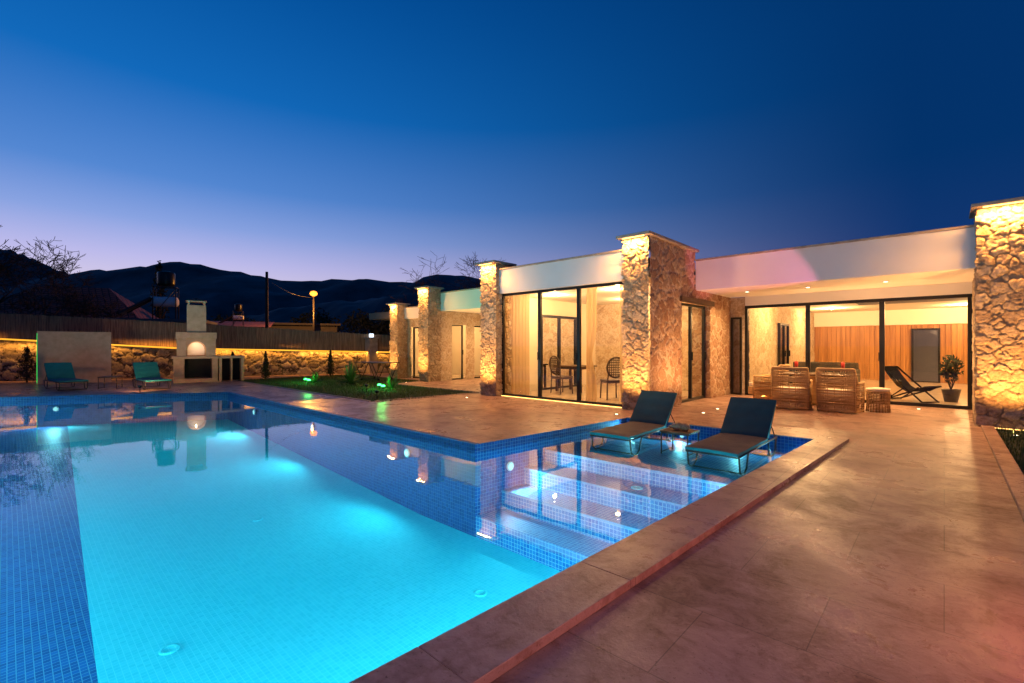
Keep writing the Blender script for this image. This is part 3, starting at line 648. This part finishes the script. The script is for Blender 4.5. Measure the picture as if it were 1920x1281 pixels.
# ------------------------------------------------ wicker furniture
def wchair(loc,rot,lab):
    T=thing('wicker_armchair',loc,lab,'armchair',rot,'wicker garden armchairs'); WO[T]=(0,0,0)
    m=MB(); n=44; rows=17
    def top(t): return .60+.28*min(1,max(0,(.30-abs(t-.5))/.07))
    def pt_(t,s,inset=0):
        a=math.pi*(-.12+1.24*t); ca,sa=math.cos(a),math.sin(a); rx=.345-inset; ry=.36-inset
        x=rx*math.copysign(abs(ca)**.45,ca); y=.02+ry*math.copysign(abs(sa)**.45,sa)
        fl=1+.16*s*max(0,math.sin(math.pi*t)); return (x*(1+.03*s),y*fl,.02+(top(t)-.02)*s)
    for i in range(n+1):
        t=i/n; m.tube([pt_(t,s) for s in (0,.33,.66,1)],.007,4)
    for j in range(rows):
        s=(j+.5)/rows; m.tube([pt_(i/n,s,.006*(1 if (i+j)%2 else -1)) for i in range(n+1)],.010,4)
        if j in (0,1,4,5,11,12,16): 
            m.tube([pt_(i/n,s+.03,.006*(1 if (i+j)%2 else -1)) for i in range(n+1)],.011,4)
    m.tube([pt_(i/n,1,.0) for i in range(n+1)],.028,8)
    for s in (.03,.5): m.tube([pt_(i/n,s,-.006) for i in range(n+1)],.016,6)
    for t in (0,1): p=pt_(t,1); q=pt_(t,0); m.tube([(q[0],q[1],0),p],.026,8)
    for t in (.26,.74): m.tube([pt_(t,s,-.004) for s in (0,.5,1)],.022,6)
    m.build('woven_shell',M_wick,T,off=(0,0,0))
    m=MB(); m.box(-.31,.31,-.35,.30,.14,.34); m.build('seat_base',M_wick,T,off=(0,0,0),bevel=.015)
    m=MB(); m.box(-.29,.29,-.34,.28,.345,.45); m.build('seat_cushion',M_cream,T,off=(0,0,0),bevel=.03)
    return T
wchair((-1.58,11.75,0),math.pi-.12,'brown wicker armchair with curved back facing the patio table')
wchair((-2.45,11.65,0),math.pi+.1,'brown wicker armchair drawn up to the patio table')
wchair((-3.25,12.9,0),-math.pi/2,'brown wicker armchair at the end of the patio table')
def wstool(loc,lab):
    T=thing('wicker_stool',loc,lab,'stool',0.2); WO[T]=(0,0,0)
    m=MB(); 
    for k in range(24): a=k*math.pi/12; m.tube([(.20*math.cos(a),.20*math.sin(a),.0),(.185*math.cos(a),.185*math.sin(a),.2),(.205*math.cos(a),.205*math.sin(a),.42)],.007,4)
    for j in range(14): z_=.02+j*.03; r_=.195-.012*math.sin(math.pi*z_/.42); m.tube([((r_+.005*(1 if (k+j)%2 else -1))*math.cos(k*math.pi/12),(r_+.005*(1 if (k+j)%2 else -1))*math.sin(k*math.pi/12),z_) for k in range(24)],.010,4,closed=True)
    m.lathe([(.20,.39),(.215,.41),(.20,.43)],n=20); m.build('woven_base',M_wick,T,off=(0,0,0))
    m=MB(); m.lathe([(.19,.431),(.21,.445),(.20,.48),(.12,.49),(0,.49)],n=20); m.build('seat_cushion',M_cream,T,off=(0,0,0))
wstool((-1.0,12.2,0),'round wicker stool with pale cushion beside the armchairs')
T=thing('patio_table',(-2.1,12.7,0),'wicker patio table with dark top set between armchairs','table'); WO[T]=(0,0,0)
m=MB(); m.box(-.7,.7,-.42,.42,.68,.72); m.build('table_top',M_woodD,T,off=(0,0,0),bevel=.01)
m=MB(); m.box(-.5,.5,-.25,.25,.02,.675); m.build('woven_base',M_wick,T,off=(0,0,0),bevel=.02)
for x in (-2.55,-1.65):
    T=thing('candle_holder',(x,12.6,.72),'red candle in a slim holder on the patio table','candle',0,'red candles'); WO[T]=(0,0,0)
    m=MB(); m.lathe([(.05,0),(.05,.008),(.012,.015),(.012,.10),(.03,.12),(.03,.128)],n=14); m.build('holder',M_metal,T,off=(0,0,0))
    m=MB(); m.lathe([(.036,.129),(.036,.27),(.004,.275),(.002,.29)],n=12); m.build('candle',M_candle,T,off=(0,0,0))
T=thing('deck_chair',(-.62,14.9,.02),'black folding deck chair standing inside the glass wall','deck chair',1.0); WO[T]=(0,0,0); T.scale=(.85,.85,.85)
m=MB()
for x in (-.29,.29):
    m.tube([(x,-.55,0),(x,.55,.95)],.022,6); m.tube([(x*.9,.5,0),(x*.9,-.6,.45)],.022,6); m.tube([(x*.95,-.05,.38),(x*.95,.45,.0)],.018,6)
for y,z_ in ((.55,.95),(-.6,.45),(-.55,.02),(.5,.02)): m.tube([(-.29,y,z_),(.29,y,z_)],.022,6)
m.build('wooden_frame',M_canvas,T,off=(0,0,0))
m=MB(); P_=[(-.6,.45),(-.35,.30),(-.1,.28),(.15,.42),(.4,.72),(.55,.95)]
for i in range(5): (a,b_),(c_,d_)=P_[i],P_[i+1]; m.add([(-.27,a,b_),(.27,a,b_),(.27,c_,d_),(-.27,c_,d_)],[(0,1,2,3)],0,None,True)
m.build('canvas_sling',M_canvas,T,off=(0,0,0))
def leafy(m,c,r,n,size,rr,mi=0):
    for i in range(n):
        d=Vector((rr.gauss(0,1),rr.gauss(0,1),rr.gauss(0,1))).normalized()*(rr.random()**.4)
        p=Vector(c)+Vector((d.x*r[0],d.y*r[1],d.z*r[2])); a=Vector((rr.gauss(0,1),rr.gauss(0,1),rr.gauss(0,1))).normalized()*size*rr.uniform(.6,1.3); b_=a.orthogonal().normalized()*size*.35
        m.add([p-a,p+b_,p+a,p-b_],[(0,1,2,3)],mi)
rr=random.Random(11)
T=thing('potted_plant',(.12,15.3,.02),'leafy green plant in a dark pot inside the lounge','plant'); WO[T]=(0,0,0)
m=MB(); m.lathe([(.12,0),(.17,.26),(.18,.30),(.15,.30),(.14,.27)],n=16); m.build('pot',M_metal,T,off=(0,0,0))
m=MB()
for k in range(6): a=k*1.05; m.tube([(0,0,.27),(.12*math.cos(a),.12*math.sin(a),.7),(.2*math.cos(a),.2*math.sin(a),.95)],.01,5,1)
leafy(m,(0,0,.80),(.22,.22,.34),240,.07,rr); m.build('foliage',[M_leaf,M_bark],T,off=(0,0,0))
def dchair(loc,rot):
    T=thing('dining_chair',loc,'dark oval-backed dining chair seen through the glass','chair',rot,'dining chairs'); WO[T]=(0,0,0)
    m=MB(); m.box(-.215,.215,-.215,.215,.41,.438)
    for x,y in ((-.2,-.2),(.2,-.2),(-.2,.2),(.2,.2)): m.tube([(x,y,.44),(x*1.08,y*1.08,0)],.018,6)
    for sx in (-.2,.2): m.tube([(sx,.2,.42),(sx*.9,.24,.70)],.018,6)
    m.tube([(.23*math.cos(a),.25+.03*math.sin(a),.80+.25*math.sin(a)) for a in [i*math.pi/10 for i in range(20)]],.024,6,closed=True)
    for k in range(-3,4): m.tube([(k*.055,.25,.80-.25*math.cos(k*.3)),(k*.055,.26,.80+.25*math.cos(k*.3))],.012,5)
    for k in range(-3,4): m.tube([(-.23*math.cos(k*.3),.25,.80+k*.06),(.23*math.cos(k*.3),.25,.80+k*.06)],.012,5)
    m.build('chair_frame',M_woodD,T,off=(0,0,0)); m=MB(); m.box(-.23,.23,-.23,.23,.44,.49); m.build('seat',M_woodD,T,off=(0,0,0),bevel=.02)
dchair((-6.15,10.35,.02),-2.2); dchair((-7.9,10.6,.02),2.9)
T=thing('dining_table',(-8.0,11.4,.02),'dark wooden dining table inside the glazed room','table'); WO[T]=(0,0,0)
m=MB(); m.box(-.5,.5,-.42,.42,.72,.76); m.build('table_top',M_woodD,T,off=(0,0,0),bevel=.01)
m=MB(); m.box(-.44,.44,-.35,.35,.66,.718)
for x in (-.42,.42):
    for y in (-.34,.34): m.box(x-.03,x+.03,y-.03,y+.03,0,.70)
m.build('table_base',M_woodD,T,off=(0,0,0))
T=thing('sofa',(-2.9,18.0,.02),'low dark grey sofa inside the lit lounge','sofa',.0); WO[T]=(0,0,0)
m=MB(); m.box(-.9,.9,-.4,.4,.08,.42); m.box(-.9,.9,.25,.45,.42,.8); m.box(-.95,-.78,-.4,.4,.1,.6); m.box(.78,.95,-.4,.4,.1,.6); m.build('upholstery',surf('grey_fabric',(.05,.045,.04),(.07,.065,.06),8,.9,.2,100),T,off=(0,0,0),bevel=.04)
T=thing('trolley_table',(-16.6,10.0,-.02),'dark metal folding table on small wheels by the lawn','table',.25); WO[T]=(0,0,0)
m=MB(); m.box(-.85,.85,-.4,.4,.70,.73); m.build('table_top',M_metal,T,off=(0,0,0),bevel=.004)
m=MB()
for y in (-.35,.35):
    m.tube([(-.8,y,.7),(-.45,y,.07)],.016,6);m.tube([(-.1,y,.7),(-.45,y,.07)],.016,6);m.tube([(.8,y,.7),(.45,y,.07)],.016,6);m.tube([(.1,y,.7),(.45,y,.07)],.016,6); m.tube([(-.45,y,.1),(.45,y,.1)],.012,6)
m.build('leg_frame',M_metal,T,off=(0,0,0))
for x in (-.45,.45):
    for y in (-.35,.35):
        m=MB(); m.lathe([(.02,-.02),(.06,-.015),(.06,.015),(.02,.02)],n=14,M=Matrix.Translation((x,y,.06))@Matrix.Rotation(math.pi/2,4,'X')); m.build('wheel',M_dark,T,off=(0,0,0))

# ------------------------------------------------ garden plants
def agave(loc,r,n,h,lab,name='agave_plant',seed=1,droop=.25):
    rr=random.Random(seed); m=MB()
    for i in range(n):
        a=rr.uniform(0,6.28); el=rr.uniform(.15,1.35); L_=r*rr.uniform(.75,1.1); w=r*.075
        pts=[]
        for k in range(5):
            t=k/4; rad=L_*t*math.cos(el)+.02; zz=h*t*math.sin(el)*1.1-droop*r*t*t*math.cos(el)+.03; ww=w*(1-t**1.6)
            p=Vector((rad*math.cos(a),rad*math.sin(a),zz)); s_=Vector((-math.sin(a),math.cos(a),0))*ww; pts+=[p-s_,p+Vector((0,0,-ww*.5)),p+s_]
        fs=[]
        for k in range(4): b_=k*3; fs+=[(b_,b_+1,b_+4,b_+3),(b_+1,b_+2,b_+5,b_+4)]
        m.add(pts,fs,0,None,True)
    o=m.build(name,M_agave); o.location=loc; return meta(o,lab,'plant')
agave((-12.67,8.17,0),.42,46,.42,'spiky agave lit bright green by a garden spot',seed=1)
agave((-16.9,7.65,0),.40,40,.38,'low agave glowing green on the lawn',seed=2)
agave((-15.3,8.2,0),.55,70,.85,'dark spiky yucca clump on the lawn',name='yucca_plant',seed=3,droop=.5)
for p in ((-12.5,7.75,.12),(-12.95,7.9,.15),(-16.6,7.3,.12),(-17.1,7.4,.15)):
    T=thing('garden_spotlight',(p[0],p[1],0),'small green garden spotlight on a spike in the lawn','garden light',0,'green garden spotlights'); WO[T]=(0,0,0)
    m=MB(); m.tube([(0,0,-.02),(0,0,.07)],.008,6); m.lathe([(.02,.06),(.035,.08),(.035,.12)],n=12); m.build('housing',M_frame,T,off=(0,0,0))
    m=MB(); m.lathe([(.06,.121),(.055,.16),(0,.18)],n=12); m.build('lens',emis('green_lens',(.05,1,.15),8),T,off=(0,0,0))
    light('green_light','POINT',(0,0,.26),13,(.06,1,.16),T,shadow_soft_size=.0)
def shrub(loc,h,w,lab,seed,name='conifer_shrub'):
    rr=random.Random(seed); T=thing(name,loc,lab,'shrub'); WO[T]=(0,0,0)
    m=MB(); m.tube([(0,0,0),(0,0,h*.8)],[.03,.01],6); m.build('trunk',M_bark,T,off=(0,0,0))
    m=MB()
    for k in range(12):
        t=k/12; rad=w*(1-t)**.7*.9; leafy(m,(rr.uniform(-.1,.1)*rad,rr.uniform(-.1,.1)*rad,h*(.12+.85*t)),(rad,rad,h*.1),60,.05,rr)
    m.build('foliage',M_leaf,T,off=(0,0,0))
shrub((-20.4,7.2,0),1.15,.18,'slim young conifer against the garden wall',4)
shrub((-20.3,9.9,0),1.2,.2,'slim young conifer at the lawn edge',5)
shrub((-24.9,.5,0),1.35,.45,'dense dark shrub beside the shower wall',6,'garden_shrub')
shrub((-23.2,6.8,0),1.1,.3,'dark shrub in front of the stone wall',9,'garden_shrub')

# ------------------------------------------------ trees
def bare_tree(loc,h,seed,lab,spread=.9,depth=6):
    rr=random.Random(seed); T=thing('bare_tree',loc,lab,'tree'); WO[T]=(0,0,0)
    tr=MB(); br=MB()
    def grow(p,d,L_,r,lv):
        pts=[p];rad=[r];q=p
        for k in range(3):
            d=(d+Vector((rr.gauss(0,.13),rr.gauss(0,.13),rr.gauss(0,.08)+.03))).normalized(); q=q+d*L_/3; pts.append(q); rad.append(max(.015,r*(1-.14*(k+1))))
        (tr if lv==0 else br).tube(pts,rad,5 if lv<3 else 3)
        if lv>=depth: return
        for k in range(3 if lv<4 else 2+(rr.random()<.5)):
            nd_=(d+Vector((rr.gauss(0,spread),rr.gauss(0,spread),rr.gauss(0,spread*.5)))*.75).normalized()
            base=pts[rr.choice([2,3,3])]; grow(base,nd_,L_*rr.uniform(.6,.85),rad[-1]*.68,lv+1)
    grow(Vector((0,0,0)),Vector((0,0,1)),h*.30,h*.022,0)
    tr.build('trunk',M_bark,T,off=(0,0,0)); br.build('crown',M_bark,T,off=(0,0,0))
bare_tree((-40.0,-.9,0),10,2,'leafless winter tree rising behind the cane fence',depth=7)
bare_tree((-42.0,1.9,0),9,5,'small leafless tree behind the cane fence',depth=7)
bare_tree((-36.5,-3.8,0),9.5,8,'tall leafless tree behind the garden wall')
bare_tree((-34.0,29.5,0),12.5,12,'leafless tree behind the villa roof')
bare_tree((-33.0,31.5,0),12.0,14,'leafless branching tree beyond the villa')
bare_tree((-38.5,4.5,0),5,17,'low leafless tree beside the tiled roof')
def tree(loc,h,w,seed,lab,cone=False):
    rr=random.Random(seed); T=thing('cypress_tree' if cone else 'leafy_tree',loc,lab,'tree'); WO[T]=(0,0,0)
    m=MB(); m.tube([(0,0,0),(.1,0,h*.4),(0,.1,h*.75)],[h*.03,h*.02,h*.008],6)
    for k in range(6): a=k*1.05; m.tube([(0,0,h*(.3+.05*k)),(w*.6*math.cos(a),w*.6*math.sin(a),h*(.5+.05*k))],[h*.01,h*.004],4)
    m.build('trunk',M_bark,T,off=(0,0,0)); m=MB()
    if cone:
        for k in range(16): t=k/16; leafy(m,(0,0,h*(.06+.93*t)),(w*(1-t)**.6,w*(1-t)**.6,h*.07),50,.2,rr)
    else:
        for k in range(18):
            a=rr.uniform(0,6.28);q=rr.random()**.5; c_=(w*.75*q*math.cos(a),w*.75*q*math.sin(a),h*(.42+.5*rr.random()*(1-.4*q))); s_=w*rr.uniform(.22,.42)
            leafy(m,c_,(s_,s_,s_*.8),70,.26,rr)
    m.build('crown',M_leaf,T,off=(0,0,0))
tree((-53.5,9.6,0),9.3,1.2,21,'dark narrow cypress beyond the rooftops',True)
for i,(x,y,h,w) in enumerate([(-52,30,6.5,4),(-47,33,7.0,4),(-44,37,8,4.5),(-56,25,6,4),(-58,18,5.5,3.5),(-40,40,8.5,4.5),(-60,40,8,5),(-62,8,5.5,4),(-52,-2,5.5,4),(-36,27,5.5,3.2)]):
    tree((x,y,0),h,w,40+i,'dark leafy tree in the dusk behind the garden wall')

# ------------------------------------------------ neighbours
nh=thing('neighbour_house',(-47,3.4,0),'low rendered house with red clay tiled hip roof','house'); WO[nh]=(0,0,0)
Mn=Matrix.Rotation(WR,4,'Z')
m=MB(); m.box(-4.4,4.4,-3,3,0,3.2,0,Mn); m.build('wall',M_conc,nh,off=(0,0,0))
m=MB(); v=[Mn@Vector(p) for p in ((-5,-3.6,3.1),(5,-3.6,3.1),(5,3.6,3.1),(-5,3.6,3.1),(-2,0,5.7),(2,0,5.7))]; m.add(v,[(0,1,5,4),(1,2,5),(2,3,4,5),(3,0,4),(3,2,1,0)]); m.build('roof',M_roof,nh,off=(0,0,0))
nh=thing('flat_roofed_house',(-38.2,6.9,0),'small flat-roofed house carrying rooftop solar water tanks','house'); WO[nh]=(0,0,0)
m=MB(); m.box(-2.6,2.6,-1.2,3.4,0,2.9,0,Mn); m.box(-2.7,2.7,-1.3,3.5,2.9,3.1,0,Mn); m.build('wall',M_conc,nh,off=(0,0,0),bevel=.02)
def solar(loc,rot,sc,lab):
    T=thing('solar_water_heater',loc,lab,'solar water heater',rot,'solar water heaters'); T.scale=(sc,)*3; WO[T]=(0,0,0)
    m=MB(); m.lathe([(.35,2.15),(.48,2.25),(.5,2.35),(.5,3.0),(.47,3.1),(.2,3.17),(.1,3.18)],(.5,0,0),n=20); m.build('black_tank',M_frame,T,off=(0,0,0))
    m=MB(); m.lathe([(.2,-.72),(.30,-.66),(.32,-.6),(.32,.6),(.30,.66),(.2,.72)],n=20,M=Matrix.Translation((.45,0,1.15))@Matrix.Rotation(math.pi/2,4,'Y')); m.build('white_tank',M_plaster,T,off=(0,0,0))
    m=MB()
    for x in (-.15,1.1):
        for y in (-.35,.35): m.tube([(x,y,0),(x,y,2.15)],.035,5)
        m.tube([(x,-.35,2.1),(x,.35,2.1)],.03,5)
    for y in (-.35,.35): m.tube([(-.15,y,2.1),(1.1,y,2.1)],.03,5); m.tube([(-.15,y,.2),(1.1,y,2.0)],.02,5)
    m.tube([(-.2,0,1.3),(-1.6,0,.35)],.04,5); m.build('support_frame',M_metal,T,off=(0,0,0))
    m=MB(); Mx=Matrix.Translation((-1.05,0,.85))@Matrix.Rotation(math.radians(-33),4,'Y'); m.box(-1.0,1.0,-.5,.5,-.05,.05,0,Mx); m.box(-.95,.95,-.46,.46,.052,.06,1,Mx)
    m.build('collector_panel',[M_metal,surf('panel_glass',(.01,.02,.05),(.02,.03,.07),3,.1,0)],T,off=(0,0,0))
solar((-37.4,6.6,3.1),WR,.98,'rooftop solar heater with black tank, white cylinder and tilted panel')
nh=thing('outbuilding',(-42.6,13.0,0),'low dark outbuilding behind the fence','building'); WO[nh]=(0,0,0)
m=MB(); m.box(-2.2,2.2,-1.5,2.5,0,2.9,0,Mn); m.add([Mn@Vector(p) for p in ((-2.4,-1.7,2.88),(2.4,-1.7,2.88),(2.4,2.7,3.5),(-2.4,2.7,3.5))],[(0,1,2,3)],1); m.build('wall',[M_conc,M_roof],nh,off=(0,0,0))
solar((-41.8,12.4,3.0),WR,.55,'small distant solar heater on the outbuilding roof')
nh=thing('outbuilding',(-46.2,18.5,0),'long low shed with metal roof beneath the street lamp','building'); WO[nh]=(0,0,0)
m=MB(); m.box(-4.2,4.2,-1.5,3,0,3.3,0,Mn); m.box(-4.5,4.5,-1.8,3.3,3.3,3.5,0,Mn); m.build('wall',surf('dark_render',(.05,.05,.055),(.08,.075,.08),2,.9,.2,20),nh,off=(0,0,0),bevel=.03)
T=thing('utility_pole',(-37.2,13.2,0),'plain dark wooden utility pole','utility pole'); WO[T]=(0,0,0)
m=MB(); m.tube([(0,0,0),(0,0,6.9)],[.14,.10],8); m.build('pole',M_bark,T,off=(0,0,0))
T=thing('street_lamp',(-39.8,17.9,0),'street lamp on a tall pole glowing orange','street lamp'); WO[T]=(0,0,0)
m=MB(); m.tube([(0,0,0),(0,0,5.6)],[.10,.07],8); m.tube([(0,0,5.5),(.15,-.07,5.75),(.35,-.16,5.85)],.035,6); m.build('pole',M_metal,T,off=(0,0,0))
m=MB(); m.lathe([(.08,-.24),(.26,-.14),(.32,.0),(.22,.16),(.03,.22)],(.45,-.2,5.82),18); m.build('lamp_head',emis('sodium_lamp',(1,.30,.03),3.2),T,off=(0,0,0))
light('street_light','POINT',(1.3,-.7,5.3),1900,(1,.38,.06),T,shadow_soft_size=0)
m=MB(); a=Vector((-39.8,17.9,5.5));b_=Vector((-37.2,13.2,6.35)); m.tube([tuple(a.lerp(b_,t/10)-Vector((0,0,math.sin(math.pi*t/10)*.35))) for t in range(11)],.012,4)
o=m.build('overhead_cable',M_frame); meta(o,'thin overhead cable slung between lamp and pole','cable')

# ------------------------------------------------ garden lights and added fill lights
def flood(loc,to,e,c,ang,lab,blend=.3,soft=.1):
    T=thing('garden_or_fill_flood',loc,lab,'garden light',0,'garden floodlights'); WO[T]=(0,0,0)
    m=MB(); m.tube([(0,0,-.2),(0,0,.0)],.012,6); m.lathe([(.03,-.05),(.05,-.02),(.05,.02)],n=12); m.build('housing',M_frame,T,off=(0,0,0))
    d=Vector(to)-Vector(loc)
    o=light('flood_light','SPOT',(0,0,.05),e,c,T,to=None,spot_size=math.radians(ang),spot_blend=blend,shadow_soft_size=soft); o.rotation_euler=d.to_track_quat('-Z','Y').to_euler()
flood((1.3,3.0,.3),(-6,4,0),150,(1,.26,.14),150,'low red-amber garden spotlight beside the kerb',.9)
flood((1.6,-2.5,2.0),(-1,6,0),300,(1,.42,.38),150,'added warm fill spotlight behind the camera',.9)  # unseen lamp added to warm the near terrace
flood((-10.6,6.4,.2),(-6.5,9.2,3.2),190,(1,.96,.78),60,'added pale fill spotlight aimed at the villa',.8)  # added to lift the centre parapet
flood((-12.5,7.2,.2),(-12.0,11.4,3.2),380,(.15,1,.40),60,'green garden spotlight aimed at the parapet',.8)
flood((1.7,6.2,.2),(-.9,11.4,3.3),150,(1,.74,.60),70,'added pale rose fill spotlight aimed at the parapet',.8)  # unseen lamp added to lift the right parapet
flood((.9,8.9,.15),(-3.35,11.4,3.05),900,(1,.22,.38),21,'pink spotlight aimed at the canopy edge',.35,.01)
flood((-17.0,2.6,.2),(-21.5,3.6,1.2),210,(1,.48,.20),110,'added warm fill spotlight aimed at the barbecue and screen wall',.9)  # added to warm the far garden pieces
